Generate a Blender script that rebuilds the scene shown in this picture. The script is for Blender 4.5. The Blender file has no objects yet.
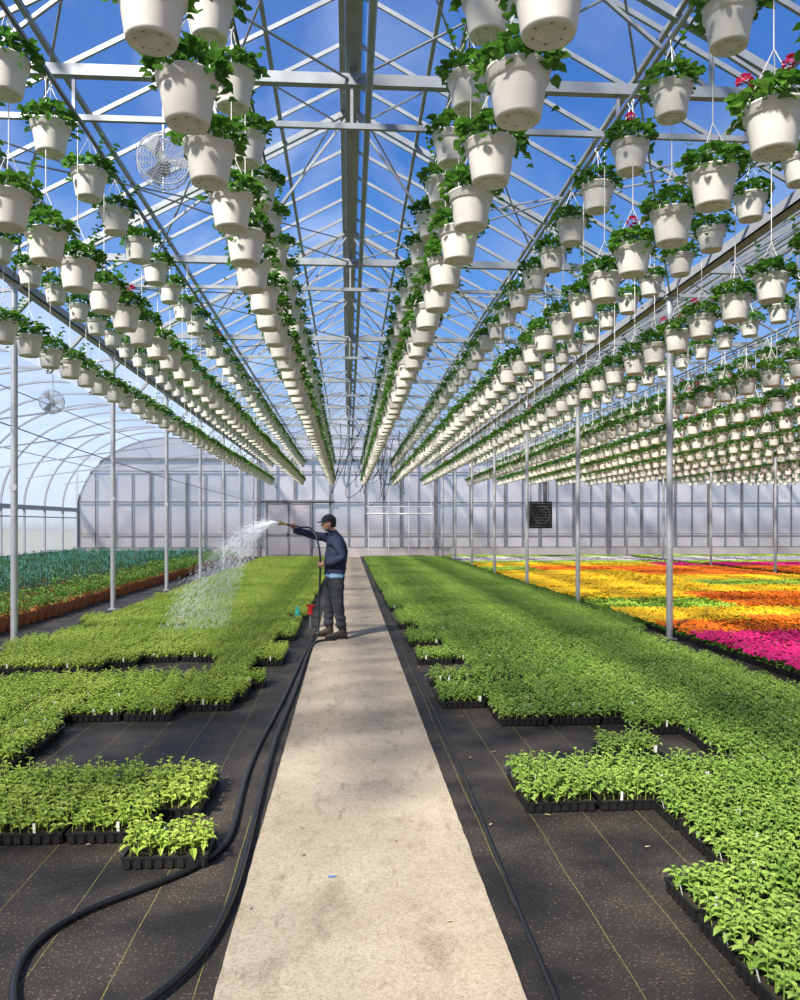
import bpy, bmesh, math, random
from mathutils import Vector, Matrix, noise as mnoise
random.seed(7)
R = random.random
def U(a,b): return random.uniform(a,b)
scene = bpy.context.scene
try:
    scene.view_settings.view_transform='Standard'
except Exception: pass

# ------------------------------------------------------------ materials
def mat(name, col, rough=0.6, metal=0.0, trans=0.0, var=0.0, noise=0.0, nscale=20, col2=None, island=False, bump=0.0, spec=0.5):
    m=bpy.data.materials.new(name); m.use_nodes=True
    nt=m.node_tree; N=nt.nodes; L=nt.links
    b=N['Principled BSDF']; out=N['Material Output']
    b.inputs['Base Color'].default_value=(*col,1)
    b.inputs['Roughness'].default_value=rough
    b.inputs['Metallic'].default_value=metal
    b.inputs['Specular IOR Level'].default_value=spec
    src=None
    c2 = col2 if col2 else tuple(min(1,c*1.5) for c in col)
    if noise>0:
        tc=N.new('ShaderNodeTexCoord'); no=N.new('ShaderNodeTexNoise'); no.inputs['Scale'].default_value=nscale; no.inputs['Detail'].default_value=6
        L.new(tc.outputs['Object'],no.inputs['Vector'])
        mx=N.new('ShaderNodeMix'); mx.data_type='RGBA'
        mr=N.new('ShaderNodeMapRange'); mr.inputs[1].default_value=0.35; mr.inputs[2].default_value=0.65; mr.inputs[4].default_value=noise
        L.new(no.outputs['Fac'],mr.inputs[0]); L.new(mr.outputs[0],mx.inputs[0])
        mx.inputs[6].default_value=(*col,1); mx.inputs[7].default_value=(*c2,1)
        src=mx.outputs[2]
        if bump>0:
            bp=N.new('ShaderNodeBump'); bp.inputs['Strength'].default_value=bump; bp.inputs['Distance'].default_value=0.01
            L.new(no.outputs['Fac'],bp.inputs['Height']); L.new(bp.outputs[0],b.inputs['Normal'])
    if island:
        g=N.new('ShaderNodeNewGeometry'); oi=N.new('ShaderNodeObjectInfo')
        ad=N.new('ShaderNodeMath'); ad.operation='MULTIPLY_ADD'; ad.inputs[1].default_value=0.6
        ml=N.new('ShaderNodeMath'); ml.operation='MULTIPLY'; ml.inputs[1].default_value=0.4
        L.new(oi.outputs['Random'],ml.inputs[0]); L.new(g.outputs['Random Per Island'],ad.inputs[0]); L.new(ml.outputs[0],ad.inputs[2])
        mx=N.new('ShaderNodeMix'); mx.data_type='RGBA'
        mx.inputs[6].default_value=(*col,1); mx.inputs[7].default_value=(*c2,1)
        L.new(ad.outputs[0],mx.inputs[0]); src=mx.outputs[2]
    if src: L.new(src,b.inputs['Base Color'])
    if trans>0:
        t=N.new('ShaderNodeBsdfTranslucent'); t.inputs['Color'].default_value=(*c2,1)
        if src: L.new(src,t.inputs['Color'])
        ms=N.new('ShaderNodeMixShader'); ms.inputs[0].default_value=trans
        L.new(b.outputs[0],ms.inputs[1]); L.new(t.outputs[0],ms.inputs[2]); L.new(ms.outputs[0],out.inputs['Surface'])
    return m

def film(name, transp, col, gloss=0.05, scale=1.2, amp=0.3, df_amt=0.4):
    """greenhouse film / glazing: partly clear, partly milky (on clear glass: painted reflection streaks)"""
    m=bpy.data.materials.new(name); m.use_nodes=True
    nt=m.node_tree; N=nt.nodes; L=nt.links
    for n in list(N):
        if n.type!='OUTPUT_MATERIAL': N.remove(n)
    out=[n for n in N if n.type=='OUTPUT_MATERIAL'][0]
    tr=N.new('ShaderNodeBsdfTransparent'); tr.inputs[0].default_value=(0.97,0.98,1,1)
    tl=N.new('ShaderNodeBsdfTranslucent'); tl.inputs[0].default_value=(*col,1)
    df=N.new('ShaderNodeBsdfDiffuse'); df.inputs[0].default_value=(*col,1)
    m1=N.new('ShaderNodeMixShader'); m1.inputs[0].default_value=df_amt
    L.new(tl.outputs[0],m1.inputs[1]); L.new(df.outputs[0],m1.inputs[2])
    m2=N.new('ShaderNodeMixShader')
    tc=N.new('ShaderNodeTexCoord'); no=N.new('ShaderNodeTexNoise'); no.inputs['Scale'].default_value=scale; no.inputs['Detail'].default_value=5
    mp=N.new('ShaderNodeMapping'); mp.inputs['Scale'].default_value=(1,0.6,.35)
    L.new(tc.outputs['Object'],mp.inputs[0]); L.new(mp.outputs[0],no.inputs['Vector'])
    mr=N.new('ShaderNodeMapRange'); mr.inputs[1].default_value=0.42; mr.inputs[2].default_value=0.7
    mr.inputs[3].default_value=1-transp; mr.inputs[4].default_value=min(1,1-transp+amp)
    L.new(no.outputs['Fac'],mr.inputs[0]); L.new(mr.outputs[0],m2.inputs[0])
    L.new(tr.outputs[0],m2.inputs[1]); L.new(m1.outputs[0],m2.inputs[2])
    gl=N.new('ShaderNodeBsdfGlossy'); gl.inputs['Roughness'].default_value=0.08
    m3=N.new('ShaderNodeMixShader'); m3.inputs[0].default_value=gloss
    L.new(m2.outputs[0],m3.inputs[1]); L.new(gl.outputs[0],m3.inputs[2]); L.new(m3.outputs[0],out.inputs['Surface'])
    return m

M_pot=mat('pot_white',(0.78,0.75,0.70),0.45,noise=0.6,nscale=9,col2=(0.65,0.62,0.57))
M_leafb=mat('leaf_geranium',(0.035,0.14,0.018),0.45,trans=0.4,col2=(0.16,0.36,0.045),island=True)
M_red=mat('petal_red',(0.55,0.02,0.06),0.5,trans=0.3,col2=(0.8,0.05,0.2),island=True)
M_leafs=mat('leaf_seedling',(0.20,0.35,0.03),0.42,trans=0.3,col2=(0.56,0.64,0.13),island=True)
M_leafdark=mat('leaf_right_seedling',(0.14,0.29,0.035),0.42,trans=0.3,col2=(0.42,0.56,0.12),island=True)
M_tray=mat('tray_black_plastic',(0.012,0.012,0.013),0.4)
M_soil=mat('potting_soil',(0.03,0.02,0.012),0.9)
M_hole=mat('drain_hole',(0.25,0.23,0.20),0.8)
M_tag=mat('tag_white',(0.8,0.8,0.77),0.5)
M_steel=mat('galvanised_steel',(0.33,0.35,0.37),0.45,metal=0.5,noise=0.6,nscale=5,col2=(0.21,0.23,0.25))
M_post=mat('galvanised_post',(0.55,0.56,0.58),0.4,metal=0.5,noise=0.6,nscale=5,col2=(0.42,0.43,0.45))
M_wire=mat('hanger_wire',(0.75,0.74,0.7),0.5)
M_hose=mat('hose_rubber',(0.012,0.012,0.013),0.35)
M_frame=mat('wall_frame_aluminium',(0.17,0.17,0.19),0.5,metal=0.3)
M_terra=mat('terracotta',(0.48,0.16,0.06),0.75,noise=0.7,nscale=6,col2=(0.36,0.11,0.04))
M_teal=mat('leaf_bluegreen',(0.04,0.14,0.07),0.5,trans=0.3,col2=(0.14,0.34,0.16),island=True)
M_bright=mat('leaf_front_row',(0.08,0.22,0.03),0.5,trans=0.3,col2=(0.28,0.46,0.09),island=True)
M_stake=mat('stake_teal',(0.10,0.32,0.32),0.5)
M_glass=film('glazing_clear',0.965,(0.85,0.9,1),0.03,0.8,0.16)  # whitish noise in the clear panes paints in smoky reflections
M_film=film('film_milky',0.60,(0.60,0.66,0.78),0.04,0.5,0.2)
M_back=film('polycarbonate_back',0.25,(0.62,0.57,0.60),0.03,0.3,0.12,.5)

# ------------------------------------------------------------ mesh builder
class MB:
    def __init__(s): s.v=[]; s.f=[]; s.m=[]
    def add(s,vs,fs,mi=0):
        o=len(s.v); s.v+= [tuple(v) for v in vs]
        for f in fs: s.f.append(tuple(i+o for i in f)); s.m.append(mi)
    def tube(s,p,q,r,n=6,mi=0,r2=None,cap=True):
        p=Vector(p); q=Vector(q); d=(q-p)
        if d.length<1e-6: return
        d.normalize(); a=d.orthogonal().normalized(); b=d.cross(a)
        r2=r if r2 is None else r2
        vs=[]
        for c,rr in((p,r),(q,r2)):
            for i in range(n):
                t=2*math.pi*i/n; vs.append(c+a*math.cos(t)*rr+b*math.sin(t)*rr)
        fs=[(i,(i+1)%n,n+(i+1)%n,n+i) for i in range(n)]
        if cap: fs+= [tuple(range(n))[::-1],tuple(range(n,2*n))]
        s.add(vs,fs,mi)
    def beam(s,p,q,w,h,mi=0):
        p=Vector(p); q=Vector(q); d=(q-p).normalized()
        up=Vector((0,0,1)) if abs(d.z)<0.95 else Vector((0,1,0))
        a=d.cross(up).normalized()*w/2; b=a.cross(d).normalized()*h/2
        vs=[c+x for c in(p,q) for x in(-a-b,a-b,a+b,-a+b)]
        s.add(vs,[(0,1,5,4),(1,2,6,5),(2,3,7,6),(3,0,4,7),(3,2,1,0),(4,5,6,7)],mi)
    def box(s,x0,x1,y0,y1,z0,z1,mi=0):
        vs=[(x,y,z) for z in(z0,z1) for x,y in((x0,y0),(x1,y0),(x1,y1),(x0,y1))]
        s.add(vs,[(3,2,1,0),(4,5,6,7),(0,1,5,4),(1,2,6,5),(2,3,7,6),(3,0,4,7)],mi)
    def lathe(s,prof,c=(0,0,0),n=24,mi=0):
        vs=[];k=len(prof)
        for r,z in prof:
            for i in range(n):
                t=2*math.pi*i/n; vs.append((c[0]+r*math.cos(t),c[1]+r*math.sin(t),c[2]+z))
        fs=[]
        for j in range(k-1):
            for i in range(n):
                fs.append((j*n+i,j*n+(i+1)%n,(j+1)*n+(i+1)%n,(j+1)*n+i))
        s.add(vs,fs,mi)
    def ring(s,c,axis,r,tr,n=32,mi=0,sx=1,sy=1):
        c=Vector(c); d=Vector(axis).normalized(); a=d.orthogonal().normalized(); b=d.cross(a)
        vs=[];k=6
        for i in range(n):
            t=2*math.pi*i/n; e=a*math.cos(t)+b*math.sin(t)
            for j in range(k):
                u=2*math.pi*j/k; q=e*(r+tr*math.cos(u))+d*tr*math.sin(u); q.x*=sx; q.y*=sy; vs.append(c+q)
        fs=[(i*k+j,((i+1)%n)*k+j,((i+1)%n)*k+(j+1)%k,i*k+(j+1)%k) for i in range(n) for j in range(k)]
        s.add(vs,fs,mi)
    def leaf(s,base,d,L,W,mi=0,fold=0.25,droop=0.2,roundish=False):
        base=Vector(base); d=Vector(d).normalized()
        side=d.cross(Vector((0,0,1)))
        if side.length<0.05: side=Vector((1,0,0))
        side.normalize(); up=side.cross(d).normalized()
        w1,w2=(0.5,0.48) if roundish else (0.46,0.34)
        def P(t,w,lift): return base+d*L*t+side*W*w+up*(lift*W)-Vector((0,0,1))*droop*L*t*t
        vs=[P(0,0,0),P(.35,-w1,fold),P(.35,0,0),P(.35,w1,fold),P(.72,-w2,fold),P(.72,0,0),P(.72,w2,fold),P(1,0,0)]
        fs=[(0,2,1),(0,3,2),(1,2,5,4),(2,3,6,5),(4,5,7),(5,6,7)]
        s.add(vs,fs,mi)
    def obj(s,name,mats,smooth=False,link=True,parent=None,loc=None):
        me=bpy.data.meshes.new(name); me.from_pydata(s.v,[],s.f)
        for m in mats: me.materials.append(m)
        me.polygons.foreach_set('material_index',s.m)
        if smooth: me.polygons.foreach_set('use_smooth',[True]*len(me.polygons))
        me.update()
        ob=bpy.data.objects.new(name,me)
        if link: scene.collection.objects.link(ob)
        if parent: ob.parent=parent
        if loc: ob.location=loc
        return ob
def empty(name,loc=(0,0,0)):
    e=bpy.data.objects.new(name,None); e.location=loc; scene.collection.objects.link(e); e.empty_display_size=0.1
    return e

# ------------------------------------------------------------ man (built first, while the scene is still light)
man=empty('man_watering',(-.19,11.33,.012))
def skin(name,V,E,rad,mats,sub=2,root=0,parent=man,asg=None):
    me=bpy.data.meshes.new(name+'_sk'); me.from_pydata(V,E,[])
    ob=bpy.data.objects.new(name+'_sk',me); scene.collection.objects.link(ob)
    md=ob.modifiers.new('Skin','SKIN'); md.use_smooth_shade=True
    sd=ob.modifiers.new('Sub','SUBSURF'); sd.levels=sub; sd.render_levels=sub
    for i,r in enumerate(rad):
        sv=me.skin_vertices[0].data[i]; sv.radius=(r,r) if not isinstance(r,tuple) else r
        sv.use_root=(i==root)
    dg=bpy.context.evaluated_depsgraph_get(); dg.update()
    m2=bpy.data.meshes.new_from_object(ob.evaluated_get(dg))
    bpy.data.objects.remove(ob)
    o=bpy.data.objects.new(name,m2); scene.collection.objects.link(o); o.parent=parent
    m2.materials.clear()
    for m in mats: m2.materials.append(m)
    for p in m2.polygons:
        p.use_smooth=True; p.material_index= asg(p.center) if asg else 0
    return o
M_navy=mat('hoodie_navy',(.012,.018,.050),.85,noise=.8,nscale=14,col2=(.03,.04,.09),bump=.6)
M_jean=mat('trousers_dark',(.022,.025,.034),.85,noise=.8,nscale=12,col2=(.045,.05,.065),bump=.6)
M_shirt=mat('shirt_lightblue',(.25,.42,.62),.8)
M_skin=mat('skin',(.50,.27,.18),.55)
M_hair=mat('hair_dark',(.02,.014,.01),.7)
M_cap=mat('cap_dark',(.012,.013,.02),.8)
M_boot=mat('boot_leather',(.035,.024,.016),.6)
V=[(0,0,.95),(.01,0,1.08),(.025,0,1.23),(.015,0,1.36),(-.02,0,1.455),(-.055,0,1.545),
   (.01,-.10,1.375),(.02,-.185,1.37),(.08,-.225,1.25),(.13,-.245,1.14),(.0,-.225,1.09),(-.125,-.21,1.045),
   (.01,.10,1.375),(.0,.18,1.38),(-.15,.185,1.42),(-.30,.18,1.44),(-.45,.155,1.48),(-.588,.13,1.515),
   (.015,-.09,.87),(.035,-.115,.68),(.045,-.125,.50),(.085,-.135,.30),(.105,-.14,.12),
   (-.005,.09,.87),(-.045,.105,.68),(-.075,.11,.50),(-.085,.12,.30),(-.085,.125,.12),
   (.085,0,1.44)]
E=[(0,1),(1,2),(2,3),(3,4),(4,5),(3,6),(6,7),(7,8),(8,9),(9,10),(10,11),(3,12),(12,13),(13,14),(14,15),(15,16),(16,17),(0,18),(18,19),(19,20),(20,21),(21,22),(0,23),(23,24),(24,25),(25,26),(26,27),(3,28)]
rad=[.165,.18,.185,.155,.082,.060,.11,.088,.074,.064,.058,.040,.11,.088,.074,.064,.056,.040,.13,.110,.088,.080,.076,.13,.110,.088,.080,.076,.075]
def asg(c):
    if c.z>1.50 and abs(c.y)<.08 and -.17<c.x<.01: return 3
    if c.z<.865: return 1
    if c.z<.905 and abs(c.y)<.21: return 2
    return 0
body=skin('body',V,E,rad,[M_navy,M_jean,M_shirt,M_skin],asg=asg,sub=3)
nrm=[v.normal.copy() for v in body.data.vertices]
for v,nn in zip(body.data.vertices,nrm):
    c=v.co
    if c.z>1.49 and abs(c.y)<.09: continue
    k=mnoise.noise(Vector((c.x*9,c.y*9,c.z*16)))*.011+mnoise.noise(Vector((c.x*20+5,c.y*20,c.z*34)))*.005
    if c.z<.35: k+=.006*math.sin(c.z*70)
    v.co=c+nn*k
b=MB()
b.ring((-.045,0,1.505),(.25,0,1),.072,.018,24,0)
b.ring((.0,0,.905),(0,0,1),.150,.010,32,0,sx=.98,sy=1.12)
b.ring((-.122,-.208,1.046),(-.9,.1,-.3),.036,.009,16,0); b.ring((-.575,.132,1.512),(-.95,-.1,.2),.036,.009,16,0)
b.obj('hoodie_trims',[M_navy],smooth=True,parent=man)
M_sole=mat('sole',(.012,.012,.012),.7)
for nm,ax,ay in(('boot_left',.105,-.14),('boot_right',-.085,.125)):
    b=MB()
    sec=[(.078,.018,.055),(.066,.040,.088),(.030,.046,.125),(-.02,.046,.130),(-.06,.046,.108),(-.10,.050,.085),(-.15,.052,.074),(-.19,.044,.066),(-.215,.028,.052),(-.225,.010,.035)]
    n=14; vs=[]
    for dx,hw,zt in sec:
        for i in range(n):
            t=2*math.pi*i/n; cy=math.cos(t); cz=math.sin(t)
            sg=lambda q:math.copysign(abs(q)**.75,q)
            vs.append((ax+dx,ay+hw*sg(cy),.02+(zt-.02)*(.5+.5*sg(cz))))
    fs=[(j*n+i,j*n+(i+1)%n,(j+1)*n+(i+1)%n,(j+1)*n+i) for j in range(len(sec)-1) for i in range(n)]
    fs+=[tuple(range(n)),tuple(range((len(sec)-1)*n,len(sec)*n))[::-1]]
    b.add(vs,fs,0); b.tube((ax+.015,ay,.09),(ax+.005,ay,.20),.055,14,0)
    for i in range(4): b.beam((ax-.055-.022*i,ay-.03,.118-.012*i),(ax-.055-.022*i,ay+.03,.118-.012*i),.006,.006,2)
    pr=[(.085,.020),(.070,.044),(.0,.045),(-.06,.044),(-.14,.055),(-.20,.044),(-.235,.016)]
    m=len(pr); vs=[(ax+x,ay+s*w,z) for z in(0.0,.026) for s in(-1,1) for x,w in pr]
    fs=[]
    for i in range(m-1):
        fs+= [(i,i+1,2*m+i+1,2*m+i),(m+i+1,m+i,3*m+i,3*m+i+1),(i+1,i,m+i,m+i+1),(2*m+i,2*m+i+1,3*m+i+1,3*m+i)]
    fs+=[(0,2*m,3*m,m),(m-1,2*m-1,4*m-1,3*m-1)]
    b.add(vs,fs,1)
    b.obj(nm,[M_boot,M_sole,M_wire],smooth=False,parent=man)
def hand(name,rod,a,w,n,wrist,thumb_sign=1):
    rod,a,w,n=[Vector(q) for q in(rod,a,w,n)]; a.normalize();w.normalize();n.normalize()
    Rr=.030
    def P(t,off,k=1): t=math.radians(t); return rod+(-n*math.cos(t)+w*math.sin(t))*Rr*k+a*off
    V=[Vector(wrist),rod-n*.036-w*.03,rod-n*.034]; E=[(0,1),(1,2)]; rad=[.026,.030,.028]
    for off,sc in((.031,.9),(.010,1.05),(-.011,1.0),(-.031,.8)):
        i=len(V); V+=[P(42,off,1.15),P(95,off,1.05),P(95+55*sc,off,.95),P(95+100*sc,off,.9)]
        E+=[(2,i),(i,i+1),(i+1,i+2),(i+2,i+3)]; rad+=[.0115,.0095,.0088,.0075]
    i=len(V); o=.040*thumb_sign
    V+=[P(-35,o*.8,1.25),P(-80,o*1.1,1.15),P(-120,o*1.0,1.0)]; E+=[(1,i),(i,i+1),(i+1,i+2)]; rad+=[.014,.011,.009]
    skin(name,[tuple(v) for v in V],E,rad,[M_skin],root=1)
hand('hand_right',(-.58,.10,1.575),(-.97,0,.22),(.22,0,.97),(0,-1,0),(-.588,.13,1.512))
hand('hand_left',(-.19,-.18,1.04),(0,0,1),(-1,0,0),(0,1,0),(-.122,-.21,1.045))
def head():
    c=Vector((-.078,0,1.612)); b=MB(); nu,nv=48,36
    vs=[]
    for j in range(nv+1):
        ph=math.pi*j/nv
        for i in range(nu):
            th=2*math.pi*i/nu
            x,y,z=math.sin(ph)*math.cos(th),math.sin(ph)*math.sin(th),math.cos(ph)
            X=x*.096; Y=y*.077; Z=z*.118
            if z<0: Y*=1-.25*z*z; X*= (1+.10*z*z) if x<0 else (1-.35*z*z)
            if x<0:
                X-=.024*math.exp(-((y/.17)**2)-(((z+.16)/.15)**2))
                X+=.010*math.exp(-(((abs(y)-.38)/.2)**2)-(((z-.06)/.14)**2))
                X-=.012*math.exp(-((y/.35)**2)-(((z+.82)/.18)**2))
                X-=.007*math.exp(-((y/.30)**2)-(((z+.50)/.09)**2))
            vs.append((X,Y,Z))
    fs=[(j*nu+i,(j+1)*nu+i,(j+1)*nu+(i+1)%nu,j*nu+(i+1)%nu) for j in range(nv) for i in range(nu)]
    b.add(vs,fs,0)
    def ell(cc,r,mi,n=10):
        v=[]
        for j in range(n+1):
            ph=math.pi*j/n
            for i in range(n):
                th=2*math.pi*i/n; v.append((cc[0]+r[0]*math.sin(ph)*math.cos(th),cc[1]+r[1]*math.sin(ph)*math.sin(th),cc[2]+r[2]*math.cos(ph)))
        b.add(v,[(j*n+i,(j+1)*n+i,(j+1)*n+(i+1)%n,j*n+(i+1)%n) for j in range(n) for i in range(n)],mi)
    for s in(-1,1):
        ell((.005,s*.078,-.008),(.017,.008,.030),0); ell((-.079,s*.03,.004),(.009,.012,.007),1); ell((-.0865,s*.03,.004),(.003,.005,.005),2)
        b.beam((-.088,s*.016,.022),(-.078,s*.048,.022),.006,.006,2)
    b.beam((-.106,-.018,-.060),(-.106,.018,-.060),.004,.004,3)
    hv=[];hn=24
    for j in range(9):
        ph=math.pi*(.12+.54*j/8)
        for i in range(hn+1):
            th=-math.pi*.47+2*math.pi*.47*i/hn
            hv.append((math.sin(ph)*math.cos(th)*.104,math.sin(ph)*math.sin(th)*.083,math.cos(ph)*.122))
    b.add(hv,[(j*(hn+1)+i,(j+1)*(hn+1)+i,(j+1)*(hn+1)+i+1,j*(hn+1)+i+1) for j in range(8) for i in range(hn)],2)
    cv=[];cn=28
    for j in range(9):
        ph=math.pi*.5*j/8
        for i in range(cn):
            th=2*math.pi*i/cn; cv.append((math.sin(ph)*math.cos(th)*.108,math.sin(ph)*math.sin(th)*.088,.036+math.cos(ph)*.092))
    for i in range(cn): th=2*math.pi*i/cn; cv.append((math.cos(th)*.108,math.sin(th)*.088,.022))
    b.add(cv,[(j*cn+i,(j+1)*cn+i,(j+1)*cn+(i+1)%cn,j*cn+(i+1)%cn) for j in range(9) for i in range(cn)],4)
    ell((0,0,.128),(.008,.008,.005),4,6)
    bv=[]
    for k in range(13):
        t=-1+2*k/12; y=t*.078; xi=-math.sqrt(max(0,1-(y/.089)**2))*.107; xo=xi-.068*math.sqrt(max(0,1-t*t*.92))
        dz=-.010*t*t
        bv+=[(xi,y,.037+dz),(xo,y,.028+dz),(xi,y,.031+dz),(xo,y,.022+dz)]
    f=[]
    for k in range(12):
        o=4*k; f+=[(o,o+1,o+5,o+4),(o+2,o+6,o+7,o+3),(o+1,o+3,o+7,o+5)]
    b.add(bv,f,4)
    o=b.obj('head',[M_skin,mat('eye_white',(.8,.8,.78),.3),M_hair,mat('mouth',(.25,.08,.06),.6),M_cap],smooth=True,parent=man,loc=c)
    o.rotation_euler=(0,-.06,.12)
head()

# ------------------------------------------------------------ instancer (geometry nodes)
_groups={}
def inst_group(coll):
    if coll.name in _groups: return _groups[coll.name]
    ng=bpy.data.node_groups.new('scatter_'+coll.name,'GeometryNodeTree')
    ng.interface.new_socket('Geometry',in_out='INPUT',socket_type='NodeSocketGeometry')
    ng.interface.new_socket('Geometry',in_out='OUTPUT',socket_type='NodeSocketGeometry')
    N=ng.nodes; L=ng.links
    gi=N.new('NodeGroupInput'); go=N.new('NodeGroupOutput')
    ip=N.new('GeometryNodeInstanceOnPoints'); ci=N.new('GeometryNodeCollectionInfo')
    ci.inputs['Collection'].default_value=coll
    ci.inputs['Separate Children'].default_value=True; ci.inputs['Reset Children'].default_value=True
    def na(t,n):
        a=N.new('GeometryNodeInputNamedAttribute'); a.data_type=t; a.inputs['Name'].default_value=n
        return [o for o in a.outputs if o.enabled][0]
    L.new(gi.outputs[0],ip.inputs['Points']); L.new(ci.outputs[0],ip.inputs['Instance'])
    ip.inputs['Pick Instance'].default_value=True
    L.new(na('INT','vid'),ip.inputs['Instance Index'])
    L.new(na('FLOAT_VECTOR','rot'),ip.inputs['Rotation'])
    L.new(na('FLOAT','scl'),ip.inputs['Scale'])
    L.new(ip.outputs[0],go.inputs[0])
    _groups[coll.name]=ng
    return ng
def scatter(name,coll,items,parent=None):
    """items: (pos, rotz, scale, vid)"""
    me=bpy.data.meshes.new(name); me.from_pydata([i[0] for i in items],[],[])
    a=me.attributes.new('vid','INT','POINT'); a.data.foreach_set('value',[i[3] for i in items])
    a=me.attributes.new('scl','FLOAT','POINT'); a.data.foreach_set('value',[i[2] for i in items])
    a=me.attributes.new('rot','FLOAT_VECTOR','POINT')
    fl=[]
    for i in items: fl+=list(i[1]) if isinstance(i[1],tuple) else [0,0,i[1]]
    a.data.foreach_set('vector',fl)
    ob=bpy.data.objects.new(name,me); scene.collection.objects.link(ob)
    md=ob.modifiers.new('scatter','NODES'); md.node_group=inst_group(coll)
    if parent: ob.parent=parent
    return ob
def coll_of(name,obs,loc=(0,0,0)):
    c=bpy.data.collections.new(name)
    for k,o in enumerate(obs): c.objects.link(o); o.location=(loc[0],loc[1]+k*.7,loc[2])
    return c

# ------------------------------------------------------------ hanging basket
def basket(seed,chain,flowers):
    random.seed(seed); b=MB()
    n=28
    prof=[(0.001,0.006),(0.07,0.006),(0.078,0.0),(0.094,0.0),(0.099,0.012),(0.121,0.15),(0.123,0.155),(0.134,0.160),(0.135,0.196),(0.141,0.20),(0.141,0.207),(0.128,0.207),(0.124,0.18),(0.001,0.18)]
    prof=[(r*1.03,z*1.04) for r,z in prof]
    b.lathe(prof[:-1],n=n,mi=0)
    b.lathe([(0.13,0.196),(0.001,0.20)],n=n,mi=2)
    b.ring((0,0,.006),(0,0,1),.045,.003,20,0)
    for i in range(6):
        t=i*math.pi/3; x,y=0.062*math.cos(t),0.062*math.sin(t)
        b.add([(x+.006*math.cos(q*1.047),y+.006*math.sin(q*1.047),.0052) for q in range(6)],[(5,4,3,2,1,0)],5)
    top=(0,0,0.50)
    for i in range(3):
        t=2*math.pi*i/3+0.4
        b.tube((0.143*math.cos(t),0.143*math.sin(t),0.20),top,0.0028,4,1)
    b.tube(top,(0,0,0.50+chain),0.0035,5,1)
    b.ring((0,0,0.515+chain),(0,1,0),0.018,0.004,12,1)
    squash=U(.75,1.2)
    for i in range(200):
        t=U(0,2*math.pi); rr=0.175*math.sqrt(R()); h=0.225+(0.155-rr*0.55)*squash*math.sqrt(R())
        e=Vector((math.cos(t),math.sin(t),0))
        if R()<0.25: rr=U(0.13,0.185); h=U(0.175,0.27)
        p=e*rr; p.z=h
        d=e*U(0.2,.9)+Vector((U(-.6,.6),U(-.6,.6),U(-0.2,0.9)))
        s=U(0.036,0.072)
        b.leaf(p,d,s,s*0.9,3,fold=U(0,.35),droop=0.3,roundish=True)
    for k in range(random.choice([2,3,4])):
        t=U(0,6.28); e=Vector((math.cos(t),math.sin(t),0)); upw=R()<.7
        for q in range(5):
            p=e*(.12+.018*q)+Vector((0,0,(.33+.03*q) if upw else .25-.02*q*q*.5))
            b.leaf(p,e*U(.2,1)+Vector((U(-.6,.6),U(-.6,.6),U(-.2,.6))),.05,.045,3,roundish=True)
    for i in range(30):
        t=U(0,6.28); rr=U(0.03,0.16); h=U(0.24,0.36)
        b.tube((math.cos(t)*0.05,math.sin(t)*.05,0.19),(math.cos(t)*rr,math.sin(t)*rr,h),0.003,4,3,cap=False)
    for k in range(flowers):
        t=U(0,6.28); c=Vector((math.cos(t)*.15,math.sin(t)*.15,U(.30,.38)))
        for i in range(24):
            d=Vector((U(-1,1),U(-1,1),U(-.3,1)))
            if d.length<.1: continue
            d.normalize(); b.leaf(c+d*0.02,d,0.028,0.028,4,roundish=True)
    return b.obj('hanging_basket_%s_variant'%('lower' if chain>.1 else 'upper'),[M_pot,M_wire,M_soil,M_leafb,M_red,M_hole],link=False)
low=[basket(11+i,0.78,(0,0,0,1,0,2)[i]) for i in range(6)]
upp=[basket(31+i,0.0,(0,0,1,0)[i]) for i in range(4)]
for o in low+upp:
    for p in o.data.polygons:
        if p.material_index==0: p.use_smooth=True
C_low=coll_of('baskets_low',low,(-9,10,2.2)); C_upp=coll_of('baskets_high',upp,(-9,22,2.2))
random.seed(3)
RAILZ=4.74
rowX=[-3.45,-2.08,-0.73,0.75,2.08,3.45]
ofs={-0.73:(2.42,2.05),0.75:(2.29,1.95)}
for bc in (0,9,18):
    for x in rowX:
        X=bc+x
        e=empty('hanging_basket_row',(X,0,0))
        y0=1.75 if bc==0 else (8 if bc==9 else 22)
        a0,a1=ofs[x] if (bc==0 and x in ofs) else (y0+U(0,.3),y0+U(.2,.5))
        its=[];y=a0
        yend=36.5
        while y<yend:
            its.append(((U(-.015,.015),y+U(-.02,.02),3.42),U(0,6.28),U(.96,1.04),random.choice([0,1,2,4,0,1,2,4,3,5])))
            y+=0.64
        scatter('baskets_lower_tier',C_low,its,e)
        its=[];y=a1
        while y<yend:
            its.append(((U(-.015,.015),y+U(-.03,.03),RAILZ-0.53),U(0,6.28),U(.93,1.0),random.choice([0,1,3,0,1,3,2])))
            y+=0.76
        scatter('baskets_upper_tier',C_upp,its,e)
        b=MB(); b.tube((0,-3.5,RAILZ),(0,40.5,RAILZ),0.019,8); b.tube((0.03,-3.5,RAILZ-.05),(0.03,40.5,RAILZ-.05),0.008,6,1)
        b.obj('hanger_rail',[M_steel,M_hose],parent=e)

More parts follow.
